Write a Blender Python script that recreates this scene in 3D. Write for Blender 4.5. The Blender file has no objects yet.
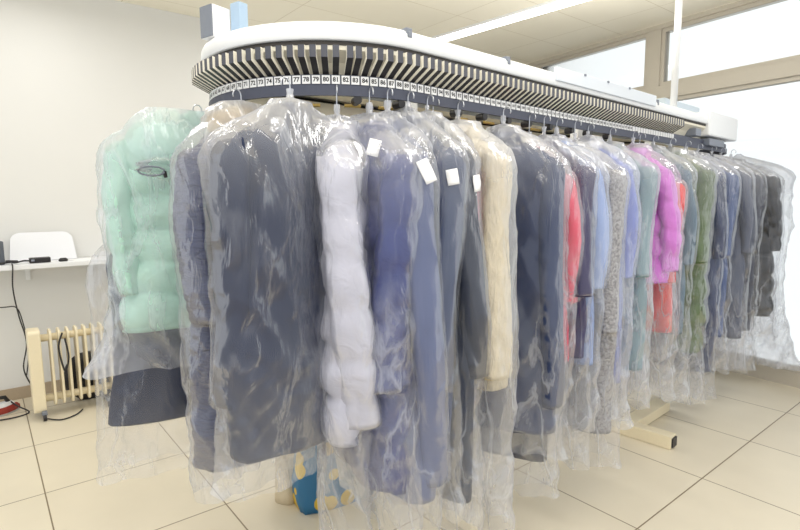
import bpy, math, random
from mathutils import Vector, Matrix, noise
from mathutils.bvhtree import BVHTree
PI = math.pi
scene = bpy.context.scene
COL = scene.collection
random.seed(7)
R = math.radians

# ------------------------------------------------------------------ helpers
class MB:
    def __init__(s): s.v = []; s.f = []
    def quad_box(s, c, d, rot=0.0, M=None):
        """axis box centre c, full size d, turned rot about z"""
        b = len(s.v); ca, sa = math.cos(rot), math.sin(rot)
        for dz in (-.5, .5):
            for dx, dy in ((-.5, -.5), (.5, -.5), (.5, .5), (-.5, .5)):
                p = Vector((dx*d[0], dy*d[1], dz*d[2]))
                if M: p = M @ p
                s.v.append((c[0]+p.x*ca-p.y*sa, c[1]+p.x*sa+p.y*ca, c[2]+p.z))
        s.f += [tuple(b+i for i in q) for q in ((3,2,1,0),(4,5,6,7),(0,1,5,4),(1,2,6,5),(2,3,7,6),(3,0,4,7))]
        return s
    def rings(s, rings, cap0=False, cap1=False, closed=True):
        b = len(s.v); n = len(rings[0])
        for r in rings: s.v += [tuple(p) for p in r]
        for i in range(len(rings)-1):
            for j in range(n if closed else n-1):
                k = (j+1) % n
                s.f.append((b+i*n+j, b+i*n+k, b+(i+1)*n+k, b+(i+1)*n+j))
        if cap0: s.f.append(tuple(b+j for j in reversed(range(n))))
        if cap1: s.f.append(tuple(b+(len(rings)-1)*n+j for j in range(n)))
        return s
    def tube(s, pts, rad, n=8, cap=True):
        pts = [Vector(p) for p in pts]; rs = []
        up = Vector((0, 0, 1)); last = None
        for i, p in enumerate(pts):
            t = (pts[min(i+1, len(pts)-1)] - pts[max(i-1, 0)]).normalized()
            a = last if last is not None else (Vector((1, 0, 0)) if abs(t.z) > .9 else up)
            x = (a - t*a.dot(t))
            if x.length < 1e-4: x = Vector((1, .3, 0)) - t*Vector((1, .3, 0)).dot(t)
            x.normalize(); y = t.cross(x); last = x
            r = rad[i] if isinstance(rad, (list, tuple)) else rad
            rs.append([p + x*r*math.cos(2*PI*k/n) + y*r*math.sin(2*PI*k/n) for k in range(n)])
        return s.rings(rs, cap, cap)
    def cyl(s, c, r, h, n=24, r2=None):
        r2 = r if r2 is None else r2
        return s.rings([[Vector((c[0]+q*math.cos(2*PI*k/n), c[1]+q*math.sin(2*PI*k/n), z)) for k in range(n)] for q, z in ((r, c[2]), (r2, c[2]+h))], True, True)
    def build(s, name, mat, parent=None, smooth=False, bevel=0, loc=None):
        me = bpy.data.meshes.new(name); me.from_pydata(s.v, [], s.f); me.update()
        if smooth:
            for p in me.polygons: p.use_smooth = True
        o = bpy.data.objects.new(name, me); COL.objects.link(o)
        for m in (mat if isinstance(mat, (list, tuple)) else [mat]): me.materials.append(m)
        if parent: o.parent = parent
        if loc: o.location = loc
        if bevel:
            b = o.modifiers.new('bevel', 'BEVEL'); b.width = bevel; b.segments = 2; b.limit_method = 'ANGLE'; b.angle_limit = R(40)
        return o

def tag(o, label=None, cat=None, group=None, kind=None):
    if label: o['label'] = label
    if cat: o['category'] = cat
    if group: o['group'] = group
    if kind: o['kind'] = kind
    return o
def empty(name, loc, rz, label, cat, group=None):
    o = bpy.data.objects.new(name, None); COL.objects.link(o)
    o.location = loc; o.rotation_euler = (0, 0, rz); o.empty_display_size = .1
    return tag(o, label, cat, group)

# ------------------------------------------------------------------ materials
def newmat(name):
    m = bpy.data.materials.new(name); m.use_nodes = True
    nt = m.node_tree; b = nt.nodes['Principled BSDF']
    return m, nt, nt.nodes, nt.links, b
def srgb(r, g, b):
    f = lambda c: (c/255/12.92) if c/255 <= .04045 else ((c/255+.055)/1.055)**2.4
    return (f(r), f(g), f(b), 1)
def plain(name, col, rough=.5, metal=0, bump=0, scale=60, var=.06, emit=0):
    m, nt, N, L, b = newmat(name)
    tc = N.new('ShaderNodeTexCoord'); nz = N.new('ShaderNodeTexNoise'); nz.inputs['Scale'].default_value = scale; nz.inputs['Detail'].default_value = 4
    L.new(tc.outputs['Object'], nz.inputs['Vector'])
    hs = N.new('ShaderNodeHueSaturation'); hs.inputs['Color'].default_value = col
    mr = N.new('ShaderNodeMapRange'); mr.inputs['To Min'].default_value = 1-var; mr.inputs['To Max'].default_value = 1+var
    L.new(nz.outputs['Fac'], mr.inputs['Value']); L.new(mr.outputs[0], hs.inputs['Value']); L.new(hs.outputs[0], b.inputs['Base Color'])
    b.inputs['Roughness'].default_value = rough; b.inputs['Metallic'].default_value = metal
    if bump:
        bp = N.new('ShaderNodeBump'); bp.inputs['Strength'].default_value = bump; bp.inputs['Distance'].default_value = .01
        L.new(nz.outputs['Fac'], bp.inputs['Height']); L.new(bp.outputs[0], b.inputs['Normal'])
    if emit:
        b.inputs['Emission Color'].default_value = col; b.inputs['Emission Strength'].default_value = emit
    return m
def fabric(name, col, kind='cloth'):
    m, nt, N, L, b = newmat(name)
    tc = N.new('ShaderNodeTexCoord')
    mp = N.new('ShaderNodeMapping'); L.new(tc.outputs['Object'], mp.inputs['Vector'])
    n1 = N.new('ShaderNodeTexNoise'); L.new(mp.outputs[0], n1.inputs['Vector']); n1.inputs['Detail'].default_value = 6
    hs = N.new('ShaderNodeHueSaturation'); hs.inputs['Color'].default_value = col
    mr = N.new('ShaderNodeMapRange'); L.new(n1.outputs['Fac'], mr.inputs['Value']); L.new(mr.outputs[0], hs.inputs['Value']); L.new(hs.outputs[0], b.inputs['Base Color'])
    bp = N.new('ShaderNodeBump'); L.new(n1.outputs['Fac'], bp.inputs['Height']); L.new(bp.outputs[0], b.inputs['Normal'])
    b.inputs['Specular IOR Level'].default_value = .25
    if kind == 'puffer':
        n1.inputs['Scale'].default_value = 12; n1.inputs['Detail'].default_value = 3; n1.inputs['Distortion'].default_value = .8
        mr.inputs['To Min'].default_value = .82; mr.inputs['To Max'].default_value = 1.15
        bp.inputs['Strength'].default_value = .55; bp.inputs['Distance'].default_value = .02; b.inputs['Roughness'].default_value = .42
    elif kind == 'crinkle':
        mp.inputs['Scale'].default_value = (1, 1, 3.5); n1.inputs['Scale'].default_value = 12; n1.inputs['Detail'].default_value = 3; n1.inputs['Distortion'].default_value = 1.2
        mr.inputs['To Min'].default_value = .7; mr.inputs['To Max'].default_value = 1.3
        bp.inputs['Strength'].default_value = .9; bp.inputs['Distance'].default_value = .025; b.inputs['Roughness'].default_value = .4
    elif kind == 'knit':
        n1.inputs['Scale'].default_value = 90; n1.inputs['Detail'].default_value = 2
        mr.inputs['From Min'].default_value = .35; mr.inputs['From Max'].default_value = .65
        mr.inputs['To Min'].default_value = .5; mr.inputs['To Max'].default_value = 1.0
        bp.inputs['Strength'].default_value = .7; bp.inputs['Distance'].default_value = .01; b.inputs['Roughness'].default_value = .95
    elif kind == 'fur':
        mp.inputs['Scale'].default_value = (1, 1, .35); n1.inputs['Scale'].default_value = 45
        mr.inputs['To Min'].default_value = .75; mr.inputs['To Max'].default_value = 1.2
        bp.inputs['Strength'].default_value = .9; bp.inputs['Distance'].default_value = .03; b.inputs['Roughness'].default_value = .9
    else:
        mp.inputs['Scale'].default_value = (1, 1, .3); n1.inputs['Scale'].default_value = 16; n1.inputs['Detail'].default_value = 2.5
        mr.inputs['To Min'].default_value = .88; mr.inputs['To Max'].default_value = 1.1
        bp.inputs['Strength'].default_value = .25; bp.inputs['Distance'].default_value = .012; b.inputs['Roughness'].default_value = .75
    return m
def film_material(name, lo, gloss, seed):
    """thin milky polythene: see-through, whiter where it is creased, gathered or seen edge-on; crease whitening doubles as painted highlights"""
    m, nt, N, L, b = newmat(name); N.remove(b)
    out = N['Material Output']
    tc = N.new('ShaderNodeTexCoord')
    mp = N.new('ShaderNodeMapping'); mp.inputs['Location'].default_value = (seed, seed*.7, 0); mp.inputs['Scale'].default_value = (1, 1, .34); mp.inputs['Rotation'].default_value = (.35, .3, .2)
    L.new(tc.outputs['Object'], mp.inputs['Vector'])
    n1 = N.new('ShaderNodeTexNoise'); n1.inputs['Scale'].default_value = 7; n1.inputs['Detail'].default_value = 5; n1.inputs['Roughness'].default_value = .5; n1.inputs['Distortion'].default_value = .5
    L.new(mp.outputs[0], n1.inputs['Vector'])
    def math_(op, a, bb=None, clamp=False):
        x = N.new('ShaderNodeMath'); x.operation = op; x.use_clamp = clamp
        for i, q in enumerate((a, bb)):
            if q is None: continue
            if isinstance(q, (int, float)): x.inputs[i].default_value = q
            else: L.new(q, x.inputs[i])
        return x.outputs[0]
    ridge = math_('ABSOLUTE', math_('SUBTRACT', n1.outputs['Fac'], .5))          # 0 at creases
    crease_glint = math_('POWER', math_('SUBTRACT', 1, math_('MULTIPLY', ridge, 22), True), 1.5, True)  # thin white highlight streaks painted along the creases of the film
    n2 = N.new('ShaderNodeTexNoise'); n2.inputs['Scale'].default_value = 3.2; n2.inputs['Detail'].default_value = 3
    L.new(mp.outputs[0], n2.inputs['Vector'])
    bp = N.new('ShaderNodeBump'); bp.inputs['Strength'].default_value = .6; bp.inputs['Distance'].default_value = .035
    L.new(math_('ADD', math_('MULTIPLY', n1.outputs['Fac'], .7), math_('MULTIPLY', crease_glint, .10)), bp.inputs['Height'])
    lw = N.new('ShaderNodeLayerWeight'); lw.inputs['Blend'].default_value = .5; L.new(bp.outputs[0], lw.inputs['Normal'])
    edge = math_('POWER', lw.outputs['Facing'], 2.2)
    sep = N.new('ShaderNodeSeparateXYZ'); L.new(tc.outputs['Generated'], sep.inputs[0])
    top = math_('POWER', math_('MULTIPLY', math_('SUBTRACT', sep.outputs['Z'], .66, True), 2.9, True), 1.5)
    patch = math_('MULTIPLY', math_('SUBTRACT', n2.outputs['Fac'], .45, True), .5)
    fac = math_('ADD', math_('ADD', math_('ADD', lo, math_('MULTIPLY', edge, .21)), math_('MULTIPLY', math_('MULTIPLY', crease_glint, math_('MULTIPLY', math_('SUBTRACT', n2.outputs['Fac'], .42, True), 5, True)), .38)), math_('ADD', math_('ADD', math_('MULTIPLY', top, .44), math_('MULTIPLY', math_('SUBTRACT', .38, sep.outputs['Z'], True), .42)), patch), True)
    tr = N.new('ShaderNodeBsdfTransparent'); tr.inputs['Color'].default_value = (.985, .985, .99, 1)
    df = N.new('ShaderNodeBsdfDiffuse'); df.inputs['Color'].default_value = (.86, .88, .95, 1); L.new(bp.outputs[0], df.inputs['Normal'])
    tl = N.new('ShaderNodeBsdfTranslucent'); tl.inputs['Color'].default_value = (.86, .88, .95, 1); L.new(bp.outputs[0], tl.inputs['Normal'])
    m1 = N.new('ShaderNodeMixShader'); m1.inputs[0].default_value = .45; L.new(df.outputs[0], m1.inputs[1]); L.new(tl.outputs[0], m1.inputs[2])
    m2 = N.new('ShaderNodeMixShader'); L.new(fac, m2.inputs[0]); L.new(tr.outputs[0], m2.inputs[1]); L.new(m1.outputs[0], m2.inputs[2])
    gl = N.new('ShaderNodeBsdfGlossy'); gl.inputs['Roughness'].default_value = .16; L.new(bp.outputs[0], gl.inputs['Normal'])
    fr = N.new('ShaderNodeFresnel'); fr.inputs['IOR'].default_value = 1.5; L.new(bp.outputs[0], fr.inputs['Normal'])
    m3 = N.new('ShaderNodeMixShader'); L.new(math_('MINIMUM', math_('MULTIPLY', fr.outputs[0], gloss), .22), m3.inputs[0]); L.new(m2.outputs[0], m3.inputs[1]); L.new(gl.outputs[0], m3.inputs[2])
    L.new(m3.outputs[0], out.inputs['Surface'])
    return m

WHITE = plain('white painted metal', srgb(238, 240, 242), .35, var=.01)
WHITEP = plain('white plastic', srgb(236, 238, 242), .4, var=.02)
CREAM = plain('cream enamel', srgb(238, 226, 196), .4, var=.03)
CREAMD = plain('cream drum panel', srgb(232, 226, 208), .6, var=.03)
BLACK = plain('black plastic', srgb(38, 36, 38), .45, var=.1)
ARM = plain('dark grey arm plastic', srgb(74, 76, 86), .42, var=.08)
CREAMW = plain('off white plastic', srgb(244, 240, 228), .5, var=.02)
DARK = plain('painted gap shade', srgb(60, 56, 52), .7)
RAIL = plain('slate rail', srgb(72, 76, 92), .5, var=.08)
CARD = plain('white card', srgb(246, 246, 246), .6, var=.01)
INK = plain('black ink', srgb(24, 24, 30), .7)
STEEL = plain('bright steel wire', srgb(205, 208, 214), .28, .8, var=.02)
BRASS = plain('brass', srgb(206, 172, 92), .4, .4, var=.08)
GREYP = plain('mid grey plastic', srgb(128, 134, 146), .5)
PALEB = plain('pale blue card', srgb(168, 192, 216), .6, var=.02)
CLEARW = plain('frosted white plastic', srgb(240, 242, 248), .35, var=.01)
PAPER = plain('white paper', srgb(248, 248, 250), .8, var=.01)
RED = plain('red plastic', srgb(150, 52, 44), .4)
FRAMEM = plain('beige grey window frame', srgb(190, 183, 170), .5, var=.03)

def floor_material():
    m, nt, N, L, b = newmat('beige floor tiles')
    tc = N.new('ShaderNodeTexCoord')
    br = N.new('ShaderNodeTexBrick'); br.offset = 0; br.squash = 1
    br.inputs['Scale'].default_value = 1; br.inputs['Brick Width'].default_value = .697; br.inputs['Row Height'].default_value = .697
    br.inputs['Mortar Size'].default_value = .0035; br.inputs['Mortar Smooth'].default_value = .2; br.inputs['Bias'].default_value = 0
    br.inputs['Color1'].default_value = srgb(226, 217, 196); br.inputs['Color2'].default_value = srgb(221, 211, 190); br.inputs['Mortar'].default_value = srgb(132, 116, 92)
    L.new(tc.outputs['Object'], br.inputs['Vector'])
    nz = N.new('ShaderNodeTexNoise'); nz.inputs['Scale'].default_value = 2.5; nz.inputs['Detail'].default_value = 6; L.new(tc.outputs['Object'], nz.inputs['Vector'])
    hs = N.new('ShaderNodeHueSaturation'); mr = N.new('ShaderNodeMapRange'); mr.inputs['To Min'].default_value = .9; mr.inputs['To Max'].default_value = 1.08
    L.new(nz.outputs['Fac'], mr.inputs['Value']); L.new(mr.outputs[0], hs.inputs['Value']); L.new(br.outputs['Color'], hs.inputs['Color']); L.new(hs.outputs[0], b.inputs['Base Color'])
    b.inputs['Roughness'].default_value = .38
    bp = N.new('ShaderNodeBump'); bp.inputs['Strength'].default_value = .3; bp.inputs['Distance'].default_value = .002; bp.invert = True
    L.new(br.outputs['Fac'], bp.inputs['Height']); L.new(bp.outputs[0], b.inputs['Normal'])
    return m
def ceiling_material():
    m, nt, N, L, b = newmat('cream ceiling panels')
    tc = N.new('ShaderNodeTexCoord')
    br = N.new('ShaderNodeTexBrick'); br.offset = 0
    br.inputs['Scale'].default_value = 1; br.inputs['Brick Width'].default_value = 1.2; br.inputs['Row Height'].default_value = .6
    br.inputs['Mortar Size'].default_value = .004; br.inputs['Mortar Smooth'].default_value = .4
    br.inputs['Color1'].default_value = srgb(248, 243, 228); br.inputs['Color2'].default_value = srgb(246, 241, 226); br.inputs['Mortar'].default_value = srgb(218, 210, 190)
    L.new(tc.outputs['Object'], br.inputs['Vector']); L.new(br.outputs['Color'], b.inputs['Base Color'])
    b.inputs['Roughness'].default_value = .85
    return m
def pane_material():
    m, nt, N, L, b = newmat('pale window glass'); N.remove(b)
    tr = N.new('ShaderNodeBsdfTransparent'); tr.inputs['Color'].default_value = (.97, .985, .98, 1)
    gl = N.new('ShaderNodeBsdfGlossy'); gl.inputs['Roughness'].default_value = .08
    nz = N.new('ShaderNodeTexNoise'); nz.inputs['Scale'].default_value = .7
    bp = N.new('ShaderNodeBump'); bp.inputs['Strength'].default_value = .05; L.new(nz.outputs['Fac'], bp.inputs['Height']); L.new(bp.outputs[0], gl.inputs['Normal'])
    fr = N.new('ShaderNodeFresnel'); fr.inputs['IOR'].default_value = 1.45
    mx = N.new('ShaderNodeMixShader'); L.new(fr.outputs[0], mx.inputs[0]); L.new(tr.outputs[0], mx.inputs[1]); L.new(gl.outputs[0], mx.inputs[2])
    L.new(mx.outputs[0], N['Material Output'].inputs['Surface'])
    return m

# ------------------------------------------------------------------ the room (x runs along the conveyor, y to the back wall, z up; metres)
A = -.055                                                   # tile grid and back wall are turned a little from the conveyor
tx = Vector((math.cos(A), math.sin(A), 0)); ty = Vector((-math.sin(A), math.cos(A), 0))
def T(a, b, z=0): return tx*a + ty*b + Vector((0, 0, z))
CEIL = 3.12; YB = 4.914
bw = -.157; nW = Vector((math.cos(bw), math.sin(bw), 0)); dW = Vector((-math.sin(bw), math.cos(bw), 0)); DW = 4.86
o0 = T(2.247, 1.087)
def slab(name, mat, z0, z1):
    """slab from behind the camera to the back wall, ending at the window wall; object frame turned with the tile grid"""
    def onwin(b):                                            # tile-frame a where the window wall is, at depth b
        return ((DW+.06) - (ty*b).dot(nW))/tx.dot(nW)
    q = [(-2.6, -2.2), (onwin(-2.2), -2.2), (onwin(YB+.12), YB+.12), (-2.6, YB+.12)]
    m = MB(); m.rings([[Vector((x-2.247, y-1.087, z)) for x, y in q] for z in (z0, z1)], True, True)
    o = m.build(name, mat); o.rotation_euler.z = A; o.location = o0; return tag(o, kind='structure')
slab('floor', floor_material(), -.04, 0); slab('ceiling', ceiling_material(), CEIL, CEIL+.04)
WALLM = plain('warm white wall paint', srgb(228, 228, 226), .9, var=.012, scale=2)
def wall_box(name, a, b, z0, z1, th, mat):
    """upright slab between plan points a and b, thickened to the left of a->b"""
    a, b = Vector(a[:2]), Vector(b[:2]); d = (b-a); L_ = d.length; ang = math.atan2(d.y, d.x); n = Vector((-d.y, d.x))/L_
    c = (a+b)/2 + n*th/2
    return MB().quad_box((c.x, c.y, (z0+z1)/2), (L_, th, z1-z0), ang).build(name, mat)
wb = wall_box('wall_back', T(-2.6, YB), T(5.62, YB), 0, CEIL, .12, WALLM); tag(wb, kind='structure')
bs = wall_box('baseboard_back', T(-2.6, YB-.014), T(5.6, YB-.014), 0, .093, .013, plain('tan skirting tile', srgb(176, 160, 138), .5)); tag(bs, kind='structure')

# window wall on the right: n.p = DW
def Wp(t, z=0): return nW*DW + dW*t + Vector((0, 0, z))
PANE = pane_material()
def wbox(mb, t0, t1, z0, z1, dep=.07, back=0.0):
    c = Wp((t0+t1)/2, (z0+z1)/2) + nW*(dep/2+back); return mb.quad_box(c, (dep, t1-t0, z1-z0), bw)
# transom window, bay by bay
def window(name, t0, t1, z0, z1, label):
    w = empty(name, Wp((t0+t1)/2, z0), 0, label, 'window'); w['kind'] = 'structure'
    inv = Matrix.Translation(-w.location)
    f = MB(); fw = .035
    wbox(f, t0, t1, z0, z0+fw); wbox(f, t0, t1, z1-fw, z1); wbox(f, t0, t0+fw, z0+fw, z1-fw); wbox(f, t1-fw, t1, z0+fw, z1-fw)
    f.v = [tuple(inv @ Vector(p)) for p in f.v]; f.build('window_frame', FRAMEM, w)
    g = MB(); wbox(g, t0+fw, t1-fw, z0+fw, z1-fw, .008, .03); g.v = [tuple(inv @ Vector(p)) for p in g.v]; g.build('pane', PANE, w)
    return w
BAY = [(-1.35, 3.00), (3.13, 4.52), (4.66, 5.70)]
HI = ['right-hand transom light above the glazed front', 'middle transom light left of the wide mullion', 'farthest transom light hidden by the conveyor']
LO = ['large lower shop window pane at the far right', 'middle lower shop window pane behind the bags', 'far lower shop window pane behind the conveyor']
for i, (t0, t1) in enumerate(BAY):
    window('window_%d' % (2*i+1), t0, t1, 2.56, 3.08, HI[i])
    window('window_%d' % (2*i+2), t0, t1, .12, 2.44, LO[i])
tb = MB(); wbox(tb, -1.4, 5.75, 2.44, 2.56, .1, -.02); tag(tb.build('trim_1', FRAMEM), kind='structure')      # transom bar
tb = MB(); wbox(tb, -1.4, 5.75, 3.08, 3.12, .1, -.02); tag(tb.build('trim_2', FRAMEM), kind='structure')      # head
tb = MB(); wbox(tb, -1.4, 5.75, 0, .12, .1, -.02); tag(tb.build('trim_3', FRAMEM), kind='structure')          # kick rail
for i, (ta, tb_) in enumerate(((3.0, 3.13), (4.52, 4.66))):
    tb = MB(); wbox(tb, ta, tb_, .12, 3.08, .09, -.015); tag(tb.build('trim_%d' % (4+i), FRAMEM), kind='structure')

# ceiling luminaire: long recessed strip light
LAMP = plain('lit diffuser', (1, .99, .95, 1), .5, emit=5.0, var=0)
lt = empty('ceiling_light', (4.02, 2.75, CEIL), 0, 'long white fluorescent strip light recessed in the cream ceiling', 'ceiling light')
MB().quad_box((0, 0, -.012), (.16, 2.3, .022), .045).build('light_frame', WHITE, lt)
MB().quad_box((0, 0, -.027), (.13, 2.26, .012), .045).build('diffuser', LAMP, lt)

# ------------------------------------------------------------------ the conveyor
CU, CV, CE = 1.311, 1.893, 4.55                              # centre of the near bend, axis, centre of the far bend
def track(r, z, t0=90, t1=270, n=40):
    """near bend from back to front, as plan points"""
    return [Vector((CU+r*math.cos(R(t0+(t1-t0)*i/n)), CV+r*math.sin(R(t0+(t1-t0)*i/n)), z)) for i in range(n+1)]
def loop(r, z, n=40):
    p = track(r, z, 90, 270, n)
    q = [Vector((CE+r*math.cos(R(-90+180*i/n)), CV+r*math.sin(R(-90+180*i/n)), z)) for i in range(n+1)]
    return p + q
conv = empty('garment_conveyor', (2.9, CV, 0), 0, 'white overhead racetrack garment conveyor with numbered black arms', 'conveyor')
org = Vector((2.9, CV, 0))
def cb(mb, name, mat, parent=None, smooth=False, bevel=0):
    mb.v = [tuple(Vector(p)-org) for p in mb.v]
    return mb.build(name, mat, parent or conv, smooth, bevel)
# housing: rounded fascia running right round
prof = [(.47, 2.022), (.508, 2.020), (.5115, 2.024), (.512, 2.05), (.511, 2.066), (.505, 2.077), (.494, 2.082), (.30, 2.086)]
rings = [loop(r, z) for r, z in prof]
cb(MB().rings(rings), 'housing', WHITE, smooth=True)
cb(MB().rings([loop(.47, 2.022), loop(.47, 2.006), loop(.502, 2.006), loop(.502, 2.0195)]), 'gap_shade_strip', DARK)  # dark strip: shade of the gap under the housing put into colour
cb(MB().rings([loop(.500, 2.006), loop(.500, 1.992), loop(.462, 1.96), loop(.440, 1.915), loop(.43, 2.0)]), 'inner_drum', CREAMD)
cb(MB().rings([loop(.30, 2.02), loop(.47, 2.02)]), 'underside', CREAMD)
# rail with front face, and the backing that the number cards sit on
cb(MB().rings([loop(.478, 1.849), loop(.492, 1.849), loop(.492, 1.883), loop(.478, 1.883)], closed=True), 'rail', RAIL)
cb(MB().rings([loop(.470, 1.883), loop(.484, 1.883), loop(.484, 1.917), loop(.470, 1.917)]), 'card_backing', RAIL)
# end cover and side panel of the drive
def pb(c, d, bevel=.006): return MB().quad_box(c, d)
cb(pb((4.42, 1.60, 2.025), (.60, .47, .17)), 'drive_cover', WHITE, bevel=.012)
cb(MB().quad_box((3.95, 1.42, 1.95), (.10, .09, .05)), 'drive_bracket', GREYP, bevel=.004)
cb(MB().quad_box((4.30, 1.42, 1.90), (.30, .10, .05)), 'drive_bracket', GREYP, bevel=.004)
cb(pb((2.72, 1.382, 2.072), (1.06, .022, .062)), 'fascia_panel', plain('pale grey painted panel', srgb(222, 229, 238), .35, var=.01), bevel=.004)
cb(pb((4.02, 1.66, 2.12), (.62, .3, .10)), 'motor_box', plain('pale blue grey box', srgb(196, 208, 218), .5, var=.02), bevel=.006)
for x in (1.284, 1.841, 3.30):
    cb(MB().quad_box((x, 1.398, 2.078), (.028, .03, .022)).quad_box((x, 1.383, 2.066), (.02, .008, .02)), 'clip', GREYP, bevel=.003)
for x in (2.43, 2.66, 2.9):
    cb(MB().quad_box((x, 1.372, 2.098), (.012, .012, .01)), 'screw', GREYP)
# hanging pole from ceiling
cb(MB().tube([(3.62, 1.42, 2.08), (3.62, 1.42, CEIL)], .021, 14), 'suspension_pole', WHITE, smooth=True)
# legs, base frame
for x in (1.75, 3.27, 4.4):
    cb(MB().quad_box((x, CV, 1.02), (.06, .06, 1.93)), 'post', WHITE, bevel=.004)
fx = 3.27
cb(MB().quad_box((fx-.04, (1.17+2.5)/2, .04), (.085, 1.33, .08), .035), 'foot_beam', CREAM, bevel=.005)
cb(MB().quad_box((fx-.018, 1.1665, .04), (.062, .012, .056), .035), 'beam_end_cap', BLACK)
cb(MB().quad_box((3.56, 1.46, .04), (.52, .10, .07)), 'foot_brace', CREAM, bevel=.005)
cb(MB().quad_box((1.75, CV, .04), (.085, .9, .08)), 'foot_beam', CREAM, bevel=.005)
# rollers under the rail, brass support bars
def on_track(n):
    """plan point, outward angle for station number n"""
    th = 206.2 + 3.83*(n-73)
    if th <= 270: return Vector((CU, CV, 0)), R(th), 1
    return Vector((CU + (th-270)/3.83*.0345, CV, 0)), R(270), 0
def st(n, r, z, dt=0):
    c, a, _ = on_track(n)
    return c + Vector((math.cos(a)*r - math.sin(a)*dt, math.sin(a)*r + math.cos(a)*dt, z))
for n in (83.2, 88.3, 97, 101.5, 106.2, 110.5, 115.5, 121, 126, 132):
    c = st(n, .47, 1.838); rm = MB(); a = on_track(n)[1]
    rm.rings([[c + Vector((math.cos(a)*q, math.sin(a)*q, 0)) + Vector((-math.sin(a), math.cos(a), 0))*.015*math.cos(2*PI*i/14) + Vector((0, 0, .015*math.sin(2*PI*i/14))) for i in range(14)] for q in (-.02, .02)], True, True)
    cb(rm, 'roller', BLACK)
for n in (78.3, 83, 87.2, 99, 104, 109, 114):
    p = [st(n-1, .44, 1.826), st(n+.9, .44, 1.826)]
    cb(MB().tube(p, .006, 6), 'support_bar', BRASS)
# numbered arms
def text_mesh(body, size):
    cu = bpy.data.curves.new('digits', 'FONT'); cu.body = body; cu.size = size; cu.align_x = 'CENTER'; cu.align_y = 'CENTER'; cu.resolution_u = 2; cu.offset = .0006
    o = bpy.data.objects.new('digits', cu); COL.objects.link(o)
    dg = bpy.context.evaluated_depsgraph_get(); dg.update()
    me = bpy.data.meshes.new_from_object(o.evaluated_get(dg))
    bpy.data.objects.remove(o); bpy.data.curves.remove(cu)
    return me
# one arm: upright outer blade, then a blade sloping down and inward (local x outward)
arm = MB()
w = .0104
pr_out = [(.549, 1.994), (.549, 1.956), (.474, 1.916)]
pr_in = [(.534, 1.994), (.534, 1.965), (.474, 1.929)]
def arm_mesh():
    a = MB(); out = [Vector((x, 0, z)) for x, z in pr_out + pr_in[::-1]]
    a.rings([[p + Vector((0, -w, 0)) for p in out], [p + Vector((0, w, 0)) for p in out]], True, True)
    return a
proto = arm_mesh().build('arm', ARM); arm_me = proto.data
arm_me.materials.append(BLACK); arm_me.materials.append(CREAMW)
for p in arm_me.polygons:
    if p.normal.z < -.5: p.material_index = 1
    if abs(p.normal.y) > .5: p.material_index = 2
bpy.data.objects.remove(proto)
card_me = MB().quad_box((.4865, 0, 1.900), (.003, .027, .027)).build('number_card', CARD); cm = card_me.data; bpy.data.objects.remove(card_me)
for n in range(60, 157):
    c, a, _ = on_track(n)
    for nm, me in (('arm', arm_me), ('number_card', cm)):
        if nm == 'arm' and n in (82,): a2 = a + R(.9)
        else: a2 = a
        o = bpy.data.objects.new(nm, me); COL.objects.link(o); o.parent = conv
        o.location = c - org; o.rotation_euler.z = a2
        if nm == 'number_card' and n < 140:
            tm = text_mesh(str(n), .020 if n < 100 else .015); tm.materials.append(INK)
            d = bpy.data.objects.new('digits', tm); COL.objects.link(d); d.parent = o
            d.matrix_local = Matrix.Translation((.4883, 0, 1.900)) @ Matrix.Rotation(R(90), 4, 'Z') @ Matrix.Rotation(R(90), 4, 'X')
# boxes lying on top of the conveyor at its near end
bx = empty('cardboard_box', (.835, 1.93, 2.084), R(14), 'small white box with grey side on top of conveyor end', 'box')
MB().quad_box((0, 0, .055), (.075, .07, .11)).build('box_body', PAPER, bx, bevel=.003)
MB().quad_box((-.0395, 0, .055), (.004, .066, .106)).build('side_panel', GREYP, bx)
bx = MB().quad_box((0, 0, .065), (.04, .05, .13)).build('carton', PALEB, bevel=.003, loc=(.905, 1.885, 2.084)); bx.rotation_euler.z = R(14)
tag(bx, 'narrow pale blue carton standing on conveyor beside the white box', 'carton')

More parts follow.
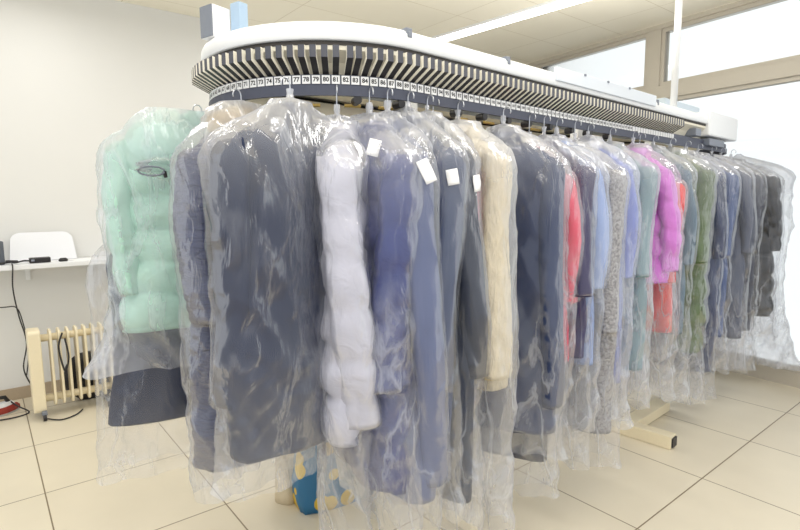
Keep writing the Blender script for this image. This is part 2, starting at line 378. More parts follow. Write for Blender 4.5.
# ------------------------------------------------------------------ garments
FILMS = [film_material('clear polythene film', .02, 1.2, 1.3), film_material('milky polythene film', .12, 1.1, 5.1), film_material('clear polythene film fold', .05, 1.2, 9.7)]
def sgnpow(c, e): return math.copysign(abs(c)**e, c)
def nz3(x, y, z): return noise.noise(Vector((x, y, z)))
def body_mesh(L, a, b, style, seed, n=56, nz=70):
    e = 2/2.6; rings = []
    ab = a - .035
    for i in range(nz+1):
        t = i/nz; z = L*t
        d = L - z                                            # depth below the neck
        if d < .13: aa = .055 + (ab-.055)*(1-(1-d/.13)**2.2); bb = b*(.55+.45*min(1, d/.11))
        else: aa = ab*(1-.03*math.sin(min(1, (d-.13)/.5)*PI)) + .030*min(1, max(0, (d-.5)/.25)); bb = b*(1+.06*min(1, d/L))
        r = []
        for j in range(n):
            ph = 2*PI*j/n; c, s = math.cos(ph), math.sin(ph)
            x, y = aa*sgnpow(c, e), bb*sgnpow(s, e)
            nx, ny = c/max(aa, .02), s/max(bb, .02); ln = math.hypot(nx, ny); nx /= ln; ny /= ln
            low = .35+.65*(1-t)
            off = .022*low*nz3(x*7+seed, y*5, z*1.4) + .006*nz3(x*18+seed, y*16, z*8)
            if style in ('puffer', 'crinkle'):
                p = (.16 if L > .9 else .13) if style == 'puffer' else .05
                q = (z + .03*nz3(x*4+seed, y*4, z*3))/p
                off += (.030 if style == 'puffer' else .010)*(abs(math.sin(PI*q))**.5-.6) + .013*nz3(x*10+seed, y*10, z*13)
            elif style in ('fur', 'knit'):
                off += .006*nz3(x*40+seed, y*40, z*30)
            k = min(1, d/.1)
            r.append(Vector((x+nx*off*k, y+ny*off*k, z)))
        rings.append(r)
    m = MB()
    inner = [[Vector((p.x*.9, p.y*.85, p.z+.012)) for p in rings[0]]]
    m.rings(inner + rings, True, True)
    return m
def sleeve_mesh(L, a, b, side, style, seed, sl, n=26, nz=44):
    rings = []
    top = L-.085
    for i in range(nz+1):
        t = i/nz; d = sl*t
        rr = .060-.012*t
        if t < .08: rr *= math.sqrt(max(.05, 1-(1-t/.08)**2))
        cx = side*(a-.045+.022*math.sin(min(1, t*1.6)*PI/2)+.012*math.sin(t*5+seed)); cy = .018*math.sin(t*2.2+seed)-.03*t*math.sin(seed)
        z = top-d
        r = []
        for j in range(n):
            ph = 2*PI*j/n; c, s = math.cos(ph), math.sin(ph)
            off = .007*nz3(c*1.5+seed, s*1.5, z*5) + .003*nz3(c*4+seed, s*4, z*18)
            if style in ('puffer', 'crinkle'):
                q = (z+.01*c+.03*nz3(c+seed, s, z*4))/(.15 if style == 'puffer' else .04)
                off += (.011 if style == 'puffer' else .005)*(abs(math.sin(PI*q))**.5-.6)+.004*nz3(c*5+seed, s*5, z*20)
            elif style in ('fur', 'knit'): off += .004*nz3(c*12+seed, s*12, z*35)
            r.append(Vector((cx+c*(rr*.85+off), cy+s*(max(rr, b*.78)+off), z)))
        rings.append(r)
    inner = [[Vector((cx+(p.x-cx)*.8, cy+(p.y-cy)*.8, p.z+.01)) for p in rings[-1]]]
    m = MB(); m.rings((rings+inner)[::-1], True, True)
    return m
def collar_mesh(L, style, seed, h=.03):
    rings = []
    big = 1.35 if style in ('puffer', 'fur') else 1.0
    for q, z in ((1.0, -.02), (1.0, .0), (.92, h*.6), (.78, h), (.66, h), (.64, h*.4), (.6, -.015)):
        rings.append([Vector((.075*q*big*math.cos(2*PI*j/24), .052*q*big*math.sin(2*PI*j/24), L+z+.008*nz3(j*.7+seed, z*20, 0))) for j in range(24)])
    return MB().rings(rings)
def bag_mesh(zt, zb, zneck, a, b, zhem, seed, n=112, nz=124, flare=.0, amp=1.0):
    """zt: gathered top at the hook; zneck: where the shoulders start"""
    rings = []; e = 2/2.8; a2 = a+.014; b2 = b+.010
    for i in range(nz+1):
        t = i/nz; z = zt+(zb-zt)*(t**.92); d = zneck+.06-z
        if d <= 0: aa = bb = .008+.003*math.sin(z*90+seed)
        else:
            s = min(1, d/.20); aa = .008+(a2-.008)*(1-(1-s)**2.0)
            s = min(1, d/.16); bb = .008+(b2-.008)*(1-(1-s)**1.8)
        h = max(0, (zhem-z)/max(.05, zhem-zb)) if z < zhem else 0
        bb *= 1-.28*h; aa *= (1+flare*h)*(1+.05*t)
        r = []
        for j in range(n):
            ph = 2*PI*j/n; c, s = math.cos(ph), math.sin(ph)
            x, y = aa*sgnpow(c, e), bb*sgnpow(s, e)
            nx, ny = c/max(aa, .01), s/max(bb, .01); ln = math.hypot(nx, ny); nx /= ln; ny /= ln
            u = x*6+seed
            f1 = 1-abs(nz3(u+z*2.2, y*5+z*.6, z*1.3))*3.2      # sharp tension folds
            f2 = 1-abs(nz3(x*11-z*5+seed, y*9, z*4+3))*3.0
            f3 = 1-abs(nz3(x*20+z*9+seed, y*18, z*10-4))*2.6
            off = amp*(.011*f1 + .006*f2 + .0035*f3 + .014*nz3(x*3+seed, y*3, z*2) + h*(.030*nz3(x*5+seed, y*6, z*6) + .012*f2))
            k = min(1, max(.12, d/.08))
            zz = z + (.04*nz3(c*1.3+seed, s*1.3, 5)*(t**6) if t > .6 else 0)
            r.append(Vector((x+nx*(off*k), y+ny*(off*k), zz)))
        rings.append(r)
    return MB().rings(rings)
def cling(mb, parts, n=112, grow=.014):
    """push every bag point that would lie inside the garment out to just over its surface, keeping the sheet taut"""
    vs, fs = [], []
    for pv, pf in parts:
        k0 = len(vs); vs += [Vector(p) for p in pv]; fs += [[i+k0 for i in f] for f in pf]
    tree = BVHTree.FromPolygons(vs, fs)
    m = len(mb.v)//n; need = [0.0]*len(mb.v); dirs = []; rad_ = []
    for i, p in enumerate(mb.v):
        d = Vector((p[0], p[1], 0)); r = d.length; d.normalize(); dirs.append(d); rad_.append(r)
        hit = tree.ray_cast(Vector((d.x*.8, d.y*.8, p[2])), -d, .8)
        if hit[0] is not None: need[i] = math.hypot(hit[0].x, hit[0].y)+grow
        hit = tree.ray_cast(Vector((d.x*.8, d.y*.8, p[2]-.022)), -d, .8)
        if hit[0] is not None: need[i] = max(need[i], math.hypot(hit[0].x, hit[0].y)+grow*.5)
    # a taut sheet spans hollows: take the larger of the neighbours' needs, then soften
    for _ in range(2):
        q = need[:]
        for i in range(len(q)):
            k, j = divmod(i, n)
            nb = [need[k*n+(j+1) % n], need[k*n+(j-1) % n]] + ([need[i-n]] if k else []) + ([need[i+n]] if k < m-1 else [])
            nb = [x for x in nb if x > 0]
            if need[i] > 0 and nb: q[i] = max(need[i], .5*need[i]+.5*sum(nb)/len(nb))
        need = q
    mb.v = [((d.x*max(r, w_), d.y*max(r, w_), p[2])) for p, d, r, w_ in zip(mb.v, dirs, rad_, need)]
    return mb
def hook_tube(z0, z1):
    p = [Vector((0, 0, z0)), Vector((0, 0, z1-.025))]
    for i in range(1, 8):
        an = PI*(i/7)*1.15
        p.append(Vector((.016*(1-math.cos(an)), 0, z1-.025+.018*math.sin(an))))
    return MB().tube(p, .0024, 6)

def garment(name, label, short, cat, pos, ang, a, b, ztop, zhem, zbag, style, col, film=0, sl=.56, collar=True, sleeves=True, collar_mat=None, extra=None, baghint=None, flare=0., amp=1., bag=True, hanger=True, seed=None, group='garments hanging from the conveyor', ba=None, bb=None):
    seed = seed if seed is not None else random.uniform(0, 90)
    mat = col if not isinstance(col, tuple) else fabric(short, srgb(*col), style if style in ('puffer', 'crinkle', 'knit', 'fur') else 'cloth')
    ztop -= .04; L = ztop - zhem
    root = empty(name, (pos[0], pos[1], zhem), ang, label, cat, group)
    body_mesh(L, a, b, style, seed).build('body', mat, root, True)
    if sleeves:
        for s in (-1, 1): sleeve_mesh(L, a, b, s, style, seed+s*3, min(sl, L-.14)).build('sleeve', mat, root, True)
    if collar: collar_mesh(L, style, seed).build('collar', collar_mat or mat, root, True)
    if extra: extra(root, L, mat)
    zt = min(1.845, ztop+.10)
    if hanger:
        h = empty('wire_hanger', (pos[0], pos[1], ztop), ang, 'steel wire hanger of the ' + short, 'hanger', 'wire hangers on the conveyor')
        hook_tube(-.02, 1.885-ztop).build('hook', STEEL, h, True)
        MB().tube([(-(a-.08), 0, -.085), (-.05, 0, -.035), (0, 0, -.02), (.05, 0, -.035), (a-.08, 0, -.085)], .003, 6).build('shoulder_wire', STEEL, h, True)
    if bag:
        parts = [([(v.co.x, v.co.y, v.co.z+zhem-zbag) for v in ch.data.vertices], [list(p.vertices) for p in ch.data.polygons]) for ch in root.children if ch.type == 'MESH']
        bm_ = cling(bag_mesh(zt-zbag, 0, ztop-zbag, ba or a, bb or b, zhem-zbag, seed+1.7, flare=flare, amp=amp), parts)
        bo = bm_.build('garment_bag', FILMS[film], None, True, loc=(pos[0], pos[1], zbag))
        bo.rotation_euler.z = ang
        tag(bo, baghint or ('clear plastic garment bag over the ' + short), 'garment bag', 'plastic garment bags')
    return root
def rad(th, r=.49): return (CU+r*math.cos(R(th)), CV+r*math.sin(R(th)))

# --- details of single garments
def mint_extra(root, L, mat):
    rings = []
    for i in range(15):
        t = i/14; z = L-.27+.30*t; w_ = math.sin(PI*min(.98, max(.03, t)))**.6
        rings.append([Vector((.13+.16*w_*math.cos(2*PI*j/28), .06+(.085*w_+.012*nz3(j*.8, t*5, 2))*math.sin(2*PI*j/28), z+.012*nz3(j*.5, t*3, 1))) for j in range(28)])
    MB().rings(rings, True, True).build('hood', mat, root, True)
    p = [Vector((.205+.042*math.cos(2*PI*k/20), .182+.006*math.sin(3*k), L-.20+.016*math.sin(2*PI*k/20))) for k in range(21)]
    o = MB().tube(p, .0032, 6).build('drawcord', GREYP, root, True); o['label'] = 'grey drawcord loop'
    MB().tube([p[10], p[10]+Vector((-.004, .0, -.022))], [.007, .006], 8).build('toggle', BLACK, o)
def fur_collar(root, L, mat):
    fm = fabric('golden fur trim', srgb(196, 172, 128), 'fur')
    rings = []
    for i in range(11):
        t = i/10; w_ = math.sin(PI*min(.97, max(.04, t)))**.5
        rings.append([Vector(((.13*w_+.02*nz3(j*1.3, t*7, 4))*math.cos(2*PI*j/26), (.085*w_+.02*nz3(j*1.3, t*7, 9))*math.sin(2*PI*j/26), L-.07+.13*t)) for j in range(26)])
    o = MB().rings(rings, True, True).build('fur_collar', fm, root, True); o['label'] = 'golden brown fur collar'
def front_strip(root, L, mat):
    m = MB(); b_ = .0
    m.quad_box((0, .088, L*.45), (.035, .012, L*.72)).build('placket', mat, root, bevel=.003)
def cuff_button(root, L, mat):
    pass

G = garment
# near bend, from the far left round to the front
G('puffer_jacket', 'pale mint green puffer jacket with hood, leftmost on the rail', 'mint green puffer jacket', 'jacket', (.835, 2.10), R(167), .33, .11, 1.85, 1.02, .86, 'puffer', (190, 230, 214), 1, extra=mint_extra, amp=1.3, seed=3.1, flare=.18, ba=.345)
G('wool_skirt', 'charcoal garment in the long bag below the mint green puffer', 'charcoal garment under the mint puffer', 'skirt', (.66, 2.20), R(166), .215, .07, 1.42, .64, .42, 'cloth', (52, 58, 80), 0, sleeves=False, collar=False, hanger=False, seed=5.5)
G('long_coat', 'long slate blue crinkled coat with fur collar, beside the mint puffer', 'long slate crinkled coat with fur collar', 'coat', (.83, 1.74), R(190), .22, .10, 1.80, .60, .50, 'crinkle', (68, 74, 104), 0, extra=fur_collar, amp=1.1, seed=8.2)
G('wool_coat', 'large dark slate coat seen broadside at the front of the bend', 'large dark slate coat at the front', 'coat', (.865, 1.475), R(184), .25, .09, 1.80, .73, .64, 'cloth', (40, 48, 74), 0, sl=.78, amp=1.25, seed=11.0, ba=.26)
G('puffer_coat', 'silvery white quilted puffer coat right of the large dark coat', 'silvery white puffer coat', 'coat', rad(237), R(238), .235, .075, 1.76, .73, .36, 'puffer', (196, 196, 210), 0, sl=.84, seed=14.5)
G('padded_coat', 'royal navy padded coat right of the silvery white puffer', 'navy padded coat', 'coat', rad(250), R(255), .225, .088, 1.77, .53, .40, 'puffer', (46, 58, 120), 2, sl=.74, seed=17.3)
G('raincoat', 'grey blue long coat with a white ticket, right of the navy padded coat', 'grey blue long coat', 'coat', (1.20, 1.405), R(262), .235, .066, 1.78, .50, .38, 'cloth', (92, 102, 138), 0, sl=1.1, seed=20.2)
G('overcoat', 'slate grey coat second right of the navy padded coat', 'slate grey coat behind the grey blue one', 'coat', (1.29, 1.40), R(267), .225, .05, 1.80, .70, .42, 'cloth', (70, 80, 108), 0, sl=.8, seed=23.8)
G('overcoat', 'charcoal full-length coat left of the cream fur coat', 'charcoal full-length coat', 'coat', (1.385, 1.40), R(269), .23, .055, 1.80, .41, .28, 'cloth', (50, 56, 72), 0, sl=.8, seed=26.4)
G('blouse', 'thin rose pink garment pressed against the cream fur coat', 'thin rose pink garment', 'blouse', (1.445, 1.43), R(270), .19, .026, 1.74, .72, .40, 'cloth', (214, 124, 140), 0, seed=29.0)
G('fur_coat', 'cream fur coat in a long milky bag', 'cream fur coat', 'coat', (1.55, 1.40), R(266), .245, .085, 1.79, .80, .25, 'fur', (228, 214, 184), 1, sl=.9, seed=31.5)
G('trousers', 'black trousers hanging lower than the dark blue jacket', 'black trousers', 'trousers', (1.84, 1.35), R(290), .18, .045, 1.30, .39, .24, 'cloth', (44, 48, 62), 0, sleeves=False, collar=False, hanger=False, seed=34.9)
G('jacket', 'dark navy slate jacket seen broadside right of cream fur coat', 'dark navy slate jacket', 'jacket', (1.80, 1.375), R(288), .25, .085, 1.79, .54, .44, 'cloth', (48, 60, 94), 0, sl=1.0, amp=1.2, seed=37.7)
G('cardigan', 'coral red cardigan squeezed beside the dark navy slate jacket', 'coral red cardigan', 'cardigan', (2.02, 1.40), R(270), .22, .04, 1.74, .80, .5, 'cloth', (226, 78, 104), 2, seed=40.2)
G('jacket', 'deep plum navy jacket between coral cardigan and light blue shirt', 'deep plum navy jacket', 'jacket', (2.12, 1.39), R(272), .235, .05, 1.77, .80, .30, 'cloth', (52, 46, 88), 0, seed=43.6)
G('shirt', 'light blue striped shirt left of the grey knit coat', 'light blue shirt', 'shirt', (2.24, 1.40), R(270), .23, .05, 1.78, .74, .44, 'cloth', (150, 172, 220), 1, seed=46.1)
G('knit_coat', 'speckled grey knitted coat hanging almost to the floor', 'speckled grey knitted coat', 'coat', (2.36, 1.375), R(272), .24, .065, 1.76, .38, .22, 'knit', (182, 180, 182), 0, sl=.75, seed=49.4)
G('shirt', 'periwinkle blue shirt dress with white collar', 'periwinkle shirt dress', 'dress', (2.53, 1.40), R(270), .23, .06, 1.80, .58, .36, 'cloth', (128, 142, 208), 1, collar_mat=PAPER, seed=52.8)
G('blazer', 'teal grey blazer left of the magenta puffer', 'teal grey blazer', 'blazer', (2.76, 1.40), R(270), .23, .07, 1.79, .60, .40, 'cloth', (122, 150, 158), 1, seed=55.3)
G('puffer_jacket', 'short magenta pink puffer jacket in the far half of the rail', 'magenta puffer jacket', 'jacket', (3.00, 1.385), R(270), .235, .085, 1.79, 1.04, .62, 'puffer', (216, 124, 216), 0, seed=58.2)
G('dress', 'bright red dress showing below and beside the magenta puffer', 'bright red dress', 'dress', (3.12, 1.40), R(270), .23, .055, 1.72, .74, .36, 'cloth', (240, 66, 62), 0, seed=61.0)
G('coat', 'blue grey slate coat left of the olive green coat', 'blue grey slate coat', 'coat', (3.30, 1.40), R(270), .23, .07, 1.80, .70, .32, 'cloth', (100, 122, 138), 0, seed=64.7)
G('padded_coat', 'olive green padded coat', 'olive green padded coat', 'coat', (3.53, 1.39), R(272), .24, .10, 1.80, .54, .22, 'puffer', (88, 108, 66), 0, seed=67.9)
G('coat', 'dark slate blue coat right of the olive green coat', 'dark slate blue coat', 'coat', (3.78, 1.39), R(270), .235, .075, 1.80, .36, .18, 'cloth', (54, 64, 96), 0, seed=70.3)
G('jacket', 'steel blue jacket second right of the olive green coat', 'steel blue jacket', 'jacket', (4.03, 1.402), R(269), .235, .07, 1.80, .55, .30, 'cloth', (80, 98, 142), 0, seed=73.1)
G('coat', 'ash grey coat third right of the olive green coat', 'ash grey coat', 'coat', (4.30, 1.402), R(269), .27, .07, 1.80, .50, .26, 'cloth', (92, 98, 116), 0, seed=76.6)
G('jacket', 'graphite jacket last but one at the right end', 'graphite jacket', 'jacket', (4.50, 1.403), R(270), .27, .07, 1.80, .52, .22, 'cloth', (66, 70, 84), 0, seed=79.2)
G('coat', 'charcoal black coat last at the right end of the rail', 'charcoal black coat', 'coat', (4.72, 1.40), R(282), .33, .10, 1.79, .60, .44, 'puffer', (44, 46, 52), 0, seed=82.5)
# the empty bag at the far right end
eb = bag_mesh(1.862-.16, 0, 1.79-.16, .36, .06, .5, 88.1, flare=.3, amp=1.5).build('garment_bag', FILMS[1], None, True, loc=(4.98, 1.42, .16)); eb.rotation_euler.z = R(268)
tag(eb, 'empty milky garment bag hanging last at the far right', 'garment bag', 'plastic garment bags')

# paper tickets pinned to bags: dropped straight onto the film
bpy.context.view_layer.update()
def bag_tree(o):
    return BVHTree.FromPolygons([o.matrix_world @ v.co for v in o.data.vertices], [list(p.vertices) for p in o.data.polygons])
BAGT = [bag_tree(o) for o in COL.objects if o.name.startswith('garment_bag')]
EYE = Vector((0, 0, 1.5))                                    # tickets sit on the outermost film, facing the room
for dirn, roll, ln, lab in [((.629, .770, .112), 14, .055, 'white paper ticket on the shoulder of the navy padded coat'),
                       ((.693, .717, .075), -24, .075, 'long white paper ticket on the grey blue long coat'),
                       ((.733, .678, .058), -10, .05, 'small white paper ticket on the slate grey coat'),
                       ((.763, .645, .047), -8, .055, 'white paper ticket on the charcoal coat beside the cream fur')]:
    dirn = Vector(dirn).normalized()
    hits = [h_ for h_ in (t_.ray_cast(EYE, dirn, 5) for t_ in BAGT) if h_[0] is not None]
    if not hits: continue
    hit = min(hits, key=lambda h_: h_[3])
    nrm = hit[1] if hit[1].dot(dirn) < 0 else -hit[1]
    nrm = Vector((nrm.x, nrm.y, nrm.z*.4)).normalized()
    t = MB(); t.rings([[Vector((-.019, .002*math.sin(i*1.1), -ln*i/5)), Vector((.019, .002*math.cos(i*1.3), -ln*i/5))] for i in range(6)], closed=False)
    o = t.build('paper_ticket', PAPER, None, True); so = o.modifiers.new('s', 'SOLIDIFY'); so.thickness = .001
    yv = -nrm; zv = (Vector((0, 0, 1)) - yv*yv.z).normalized(); xv = yv.cross(zv)
    Mt = Matrix((xv, yv, zv)).transposed().to_4x4() @ Matrix.Rotation(R(roll), 4, 'Y'); Mt.translation = hit[0] + nrm*.005
    o.matrix_world = Mt
    tag(o, lab, 'ticket', 'laundry tickets')

# ------------------------------------------------------------------ the left corner
sh = empty('wall_shelf', tuple(T(.1, YB, 1.03)), A, 'white wall shelf at the left with cables and a small black device', 'shelf')
MB().quad_box((.1, -.16, .018), (1.9, .30, .036)).build('shelf_board', WHITEP, sh, bevel=.004)
for x in (-.6, .16, .58):
    MB().quad_box((x, -.018, -.055), (.03, .012, .11)).quad_box((x, -.12, -.008), (.03, .20, .014)).build('bracket', WHITE, sh, bevel=.002)
def onshelf(a, d, z=1.066): return T(a, YB-d, z)
d = empty('card_terminal', tuple(onshelf(.33, .22)), A, 'small black desktop device with cables on the wall shelf', 'device')
MB().quad_box((0, 0, .02), (.13, .08, .036)).build('body', BLACK, d, bevel=.005)
MB().quad_box((-.045, -.041, .022), (.02, .004, .014)).build('port', GREYP, d)
m = MB(); m.rings([[Vector((.032*q*math.cos(2*PI*j/20), .022*q*math.sin(2*PI*j/20), z)) for j in range(20)] for q, z in ((.8, 0), (1, .006), (.9, .018), (.55, .026))], True, True)
o = m.build('computer_mouse', BLACK, None, True, loc=tuple(onshelf(.475, .24))); tag(o, 'small dark mouse right of the black device on the shelf', 'mouse')
# rounded frosted sheet leaning on the wall
pts = []
for cx, cz, a0 in ((.13, .16, 0), (-.13, .16, 90)):
    for i in range(9):
        an = R(a0+90*i/8); pts.append((cx+.07*math.cos(an), cz+.06*math.sin(an)))
pts += [(-.215, 0), (.215, 0)]
m = MB(); m.rings([[Vector((x, y, z)) for x, z in pts] for y in (-.003, .003)], True, True)
o = m.build('plastic_sheet', CLEARW, None, loc=tuple(onshelf(.37, .07, 1.068))); o.rotation_euler = (R(-14), 0, A); tag(o, 'white rounded plastic sheet leaning on wall above shelf', 'sheet')
m = MB().quad_box((0, 0, .085), (.09, .06, .17)); o = m.build('speaker', plain('dark grey speaker', srgb(92, 98, 108), .5), None, bevel=.01, loc=tuple(onshelf(.075, .2))); o.rotation_euler.z = A+.3
tag(o, 'dark grey speaker at the left edge of the shelf', 'speaker')
m = MB().quad_box((0, 0, .002), (.2, .13, .003)); o = m.build('paper_sheet', PAPER, None, loc=tuple(onshelf(.62, .2))); o.rotation_euler.z = .2; tag(o, 'loose white paper lying at the right end of the shelf', 'paper')
def cable(name, pts, r, mat, lab):
    # smooth through points
    P = [Vector(p) for p in pts]; Q = []
    for i in range(len(P)-1):
        p0, p1, p2, p3 = P[max(0, i-1)], P[i], P[i+1], P[min(len(P)-1, i+2)]
        for k_ in range(8):
            t = k_/8; Q.append(.5*((2*p1)+(p2-p0)*t+(2*p0-5*p1+4*p2-p3)*t*t+(3*p1-p0-3*p2+p3)*t**3))
    Q.append(P[-1])
    o = MB().tube(Q, r, 6).build(name, mat, None, True); tag(o, lab, 'cable'); return o
cable('power_cable', [onshelf(.31, .24, 1.075), onshelf(.24, .2, 1.085), onshelf(.18, .26, 1.08), onshelf(.13, .2, 1.09), onshelf(.2, .16, 1.08), onshelf(.09, .25, 1.08)], .006, BLACK, 'tangled black cable lying on the shelf left of the device')
cable('power_cable', [onshelf(.16, .27, 1.074), onshelf(.16, .33, 1.05), onshelf(.15, .33, .9), onshelf(.17, .3, .7), onshelf(.2, .3, .5), onshelf(.17, .28, .3), onshelf(.22, .2, .12)], .005, BLACK, 'black cable hanging from the shelf down past the radiator')
cable('power_cable', [onshelf(.0, .1, .74), onshelf(.1, .06, .735), onshelf(.17, .06, .72), onshelf(.2, .07, .6), onshelf(.22, .08, .4), onshelf(.19, .1, .2)], .004, BLACK, 'thin black cable running along the wall under the shelf')
# oil-filled radiator standing on castors
rd = empty('oil_radiator', (.47, 4.36, 0), R(-3), 'cream oil-filled column radiator on the floor under the shelf', 'radiator')
def plate(x, w_, y0, y1, z0, z1, rnd=.05):
    p = []
    for cy, cz, a0 in ((y1-rnd, z1-rnd, 0), (y0+rnd, z1-rnd, 90), (y0+rnd, z0+rnd, 180), (y1-rnd, z0+rnd, 270)):
        for i in range(6):
            an = R(a0+90*i/5); p.append((cy+rnd*math.cos(an), cz+rnd*math.sin(an)))
    return MB().rings([[Vector((x+s*w_/2, y, z)) for y, z in p] for s in (-1, 1)], True, True)
plate(0.0, .075, -.075, .085, .05, .635, .03).build('control_panel', CREAM, rd, bevel=.008)
for i in range(8):
    x = .095+.052*i
    f = plate(x, .016, -.07, .07, .08, .62, .035); f.build('fin', CREAM, rd, bevel=.005)
MB().tube([(.03, 0, .565), (.47, 0, .565)], .026, 12).build('upper_header', CREAM, rd, True)
MB().tube([(.03, 0, .13), (.47, 0, .13)], .026, 12).build('lower_header', CREAM, rd, True)
for x in (.02, .42):
    MB().quad_box((x, 0, .052), (.03, .22, .02)).build('castor_bar', GREYP, rd)
    for y in (-.1, .1):
        m = MB(); m.rings([[Vector((x+q, y+.024*math.cos(2*PI*i/14), .024+.024*math.sin(2*PI*i/14))) for i in range(14)] for q in (-.01, .01)], True, True); m.build('castor', BLACK, rd)
cable('radiator_cord', [(.47+.16, 4.275, .6), (.60, 4.262, .5), (.625, 4.26, .33), (.655, 4.262, .42), (.64, 4.262, .56)], .006, BLACK, 'black cord looped over the radiator fins')
cable('radiator_cord', [(.50, 4.27, .008), (.57, 4.19, .007), (.66, 4.22, .007), (.72, 4.3, .007)], .005, BLACK, 'black cord end lying on the tiles in front of radiator')
# dark bag behind radiator
rings = []
for i in range(10):
    t = i/9; q = math.sin(PI*(.08+.84*t))**.5
    rings.append([Vector(((.20*q+.02*nz3(j*.6, t*4, 2))*math.cos(2*PI*j/24), (.075*q+.012*nz3(j*.6, t*4, 7))*math.sin(2*PI*j/24), .36*t)) for j in range(24)])
o = MB().rings(rings, True, True).build('shoulder_bag', plain('black leather', srgb(30, 28, 32), .5), None, True, loc=(.85, 4.55, .0)); tag(o, 'black bag on the floor behind the radiator fins', 'bag')
# steam iron
ir = empty('steam_iron', (.27, 4.62, 0), R(20), 'steam iron with red and white body on the floor left of radiator', 'iron')
def sole(q, z, n=9):
    p = [Vector((-.11*q, -.05*q, z)), Vector((.02*q, -.055*q, z)), Vector((.08*q, -.035*q, z)), Vector((.13*q, 0, z)), Vector((.08*q, .035*q, z)), Vector((.02*q, .055*q, z)), Vector((-.11*q, .05*q, z))]
    return p
MB().rings([sole(1, 0), sole(1, .012)], True, True).build('soleplate', STEEL, ir)
MB().rings([sole(.96, .012), sole(.95, .035), sole(.8, .055)], True, True).build('body', RED, ir)
MB().rings([sole(.7, .055), sole(.55, .08)], True, True).build('tank', WHITEP, ir)
MB().tube([(.05, 0, .075), (.03, 0, .115), (-.03, 0, .125), (-.08, 0, .115), (-.085, 0, .06)], .014, 10).build('handle', BLACK, ir, True)
cable('iron_cord', [(.20, 4.6, .06), (.15, 4.5, .02), (.3, 4.46, .007), (.42, 4.5, .007), (.36, 4.58, .05), (.3, 4.7, .1)], .005, BLACK, 'black cord coiled beside the steam iron')

# patterned shopping bag on the floor under the conveyor
def dots_material():
    m, nt, N, L, b = newmat('blue bag with yellow spots')
    tc = N.new('ShaderNodeTexCoord'); vo = N.new('ShaderNodeTexVoronoi'); vo.inputs['Scale'].default_value = 9; L.new(tc.outputs['Object'], vo.inputs['Vector'])
    rp = N.new('ShaderNodeValToRGB'); rp.color_ramp.interpolation = 'CONSTANT'
    rp.color_ramp.elements[0].color = srgb(216, 182, 62); rp.color_ramp.elements[1].color = srgb(46, 110, 150); rp.color_ramp.elements[1].position = .36
    L.new(vo.outputs['Distance'], rp.inputs['Fac']); L.new(rp.outputs[0], b.inputs['Base Color']); b.inputs['Roughness'].default_value = .5
    return m
sb = empty('shopping_bag', (1.43, 2.12, 0), R(-12), 'blue shopping bag with yellow spots on floor under the coats', 'shopping bag')
rings = []
for i in range(9):
    t = i/8; q = 1+.06*math.sin(t*5)
    rings.append([Vector(((.20*q)*sgnpow(math.cos(2*PI*j/32), .5)+.008*nz3(j*.7, t*5, 1), .10*q*(1-.25*t)*sgnpow(math.sin(2*PI*j/32), .5)+.01*nz3(j*.7, t*5, 8), .36*t)) for j in range(32)])
inner = [[Vector((p.x*.95, p.y*.92, z)) for p in rings[-1]] for z in (.36, .05)]
MB().rings(rings+inner, True, True).build('body', dots_material(), sb, True)
for s in (-1, 1):
    MB().tube([(-.09, s*.075, .34), (-.085, s*.08, .44), (0, s*.07, .49), (.085, s*.08, .44), (.09, s*.075, .34)], .008, 6).build('handle', plain('yellow strap', srgb(212, 184, 72), .6), sb, True)

rings = [[Vector(((.085+.004*math.sin(j))*sgnpow(math.cos(2*PI*j/28), .45), .06*sgnpow(math.sin(2*PI*j/28), .45)*(1-.2*t)+.006*nz3(j*.9, t*5, 3), .24*t)) for j in range(28)] for t in (0, .2, .4, .6, .8, 1)]
inner = [[Vector((p.x*.93, p.y*.9, z)) for p in rings[-1]] for z in (.24, .04)]
o = MB().rings(rings+inner, True, True).build('paper_bag', plain('beige paper', srgb(214, 200, 172), .8, var=.05), None, True, loc=(1.27, 2.28, 0)); o.rotation_euler.z = .5
tag(o, 'small beige paper bag on the floor left of the blue spotted bag', 'paper bag')

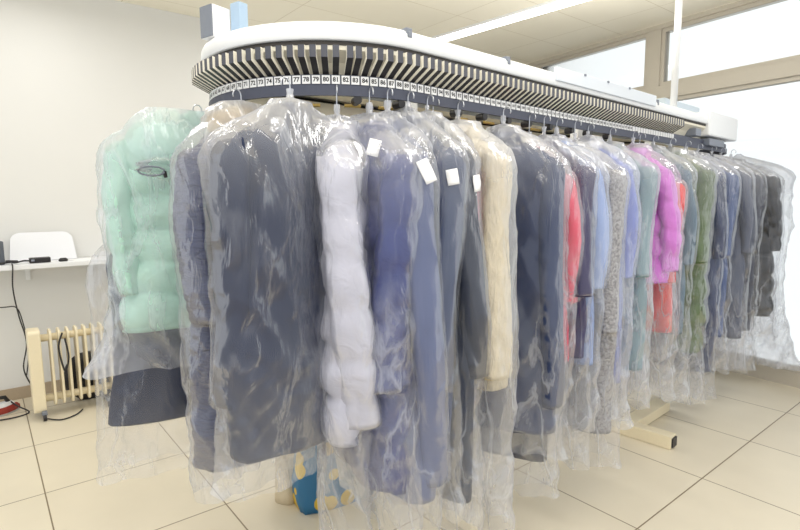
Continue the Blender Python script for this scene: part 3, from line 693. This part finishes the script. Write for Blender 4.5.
# ------------------------------------------------------------------ camera, light, world
cam = bpy.data.cameras.new('camera'); co = bpy.data.objects.new('camera', cam); COL.objects.link(co)
F_, PITCH, ROLL, YAW = 526.4, .121, -.007, .843
fw = Vector((math.cos(YAW)*math.cos(PITCH), math.sin(YAW)*math.cos(PITCH), -math.sin(PITCH))); rt = Vector((math.sin(YAW), -math.cos(YAW), 0)); up = rt.cross(fw)
r2 = rt*math.cos(ROLL)+up*math.sin(ROLL); u2 = -rt*math.sin(ROLL)+up*math.cos(ROLL)
Mx = Matrix((r2, u2, -fw)).transposed().to_4x4(); Mx.translation = Vector((0, 0, 1.5)); co.matrix_world = Mx
cam.sensor_fit = 'HORIZONTAL'; cam.sensor_width = 36; cam.lens = 36*F_/800; cam.clip_start = .05
scene.camera = co
def area(loc, size, energy, col, rot=(0, 0, 0), sy=None):
    l = bpy.data.lights.new('area', 'AREA'); l.energy = energy; l.size = size; l.color = col
    if sy: l.shape = 'RECTANGLE'; l.size_y = sy
    o = bpy.data.objects.new('ceiling_or_fill_lamp', l); COL.objects.link(o); o.location = loc; o.rotation_euler = rot; return o
area((.2, .2, 3.0), .4, 26, (1, .98, .95), sy=2.6)
area((1.9, .2, 3.0), .3, 15, (1, .98, .95), sy=2.2)
area((.6, 3.4, 3.0), .3, 16, (1, .98, .95), sy=2.0)
area((2.6, 3.4, 3.0), .3, 18, (1, .98, .95), sy=2.0)
area((2.6, 1.9, 2.3), 3.2, 22, (1, .97, .9), rot=(PI, 0, 0), sy=.7)  # added uplight over the housing to brighten the ceiling, not a fixture
area((.2, .6, 2.2), 1.6, 8, (1, .97, .9), rot=(PI, 0, 0), sy=1.6)  # second added uplight, likewise only brightens the ceiling
area((4.0, -.3, 3.0), .3, 26, (1, .99, .97), sy=2.2)  # added fill that brightens the bags at the far end
w_ = bpy.data.worlds.new('daylight'); scene.world = w_; w_.use_nodes = True
bg = w_.node_tree.nodes['Background']; bg.inputs[0].default_value = (.95, .975, 1, 1); bg.inputs[1].default_value = 1.1
scene.view_settings.view_transform = 'Standard'; scene.view_settings.look = 'None'; scene.view_settings.exposure = .1
c_ = scene.cycles
c_.use_denoising = True; c_.transparent_max_bounces = 48; c_.max_bounces = 10; c_.diffuse_bounces = 4; c_.glossy_bounces = 4; c_.transmission_bounces = 6
c_.sample_clamp_indirect = 6; c_.caustics_reflective = False; c_.caustics_refractive = False
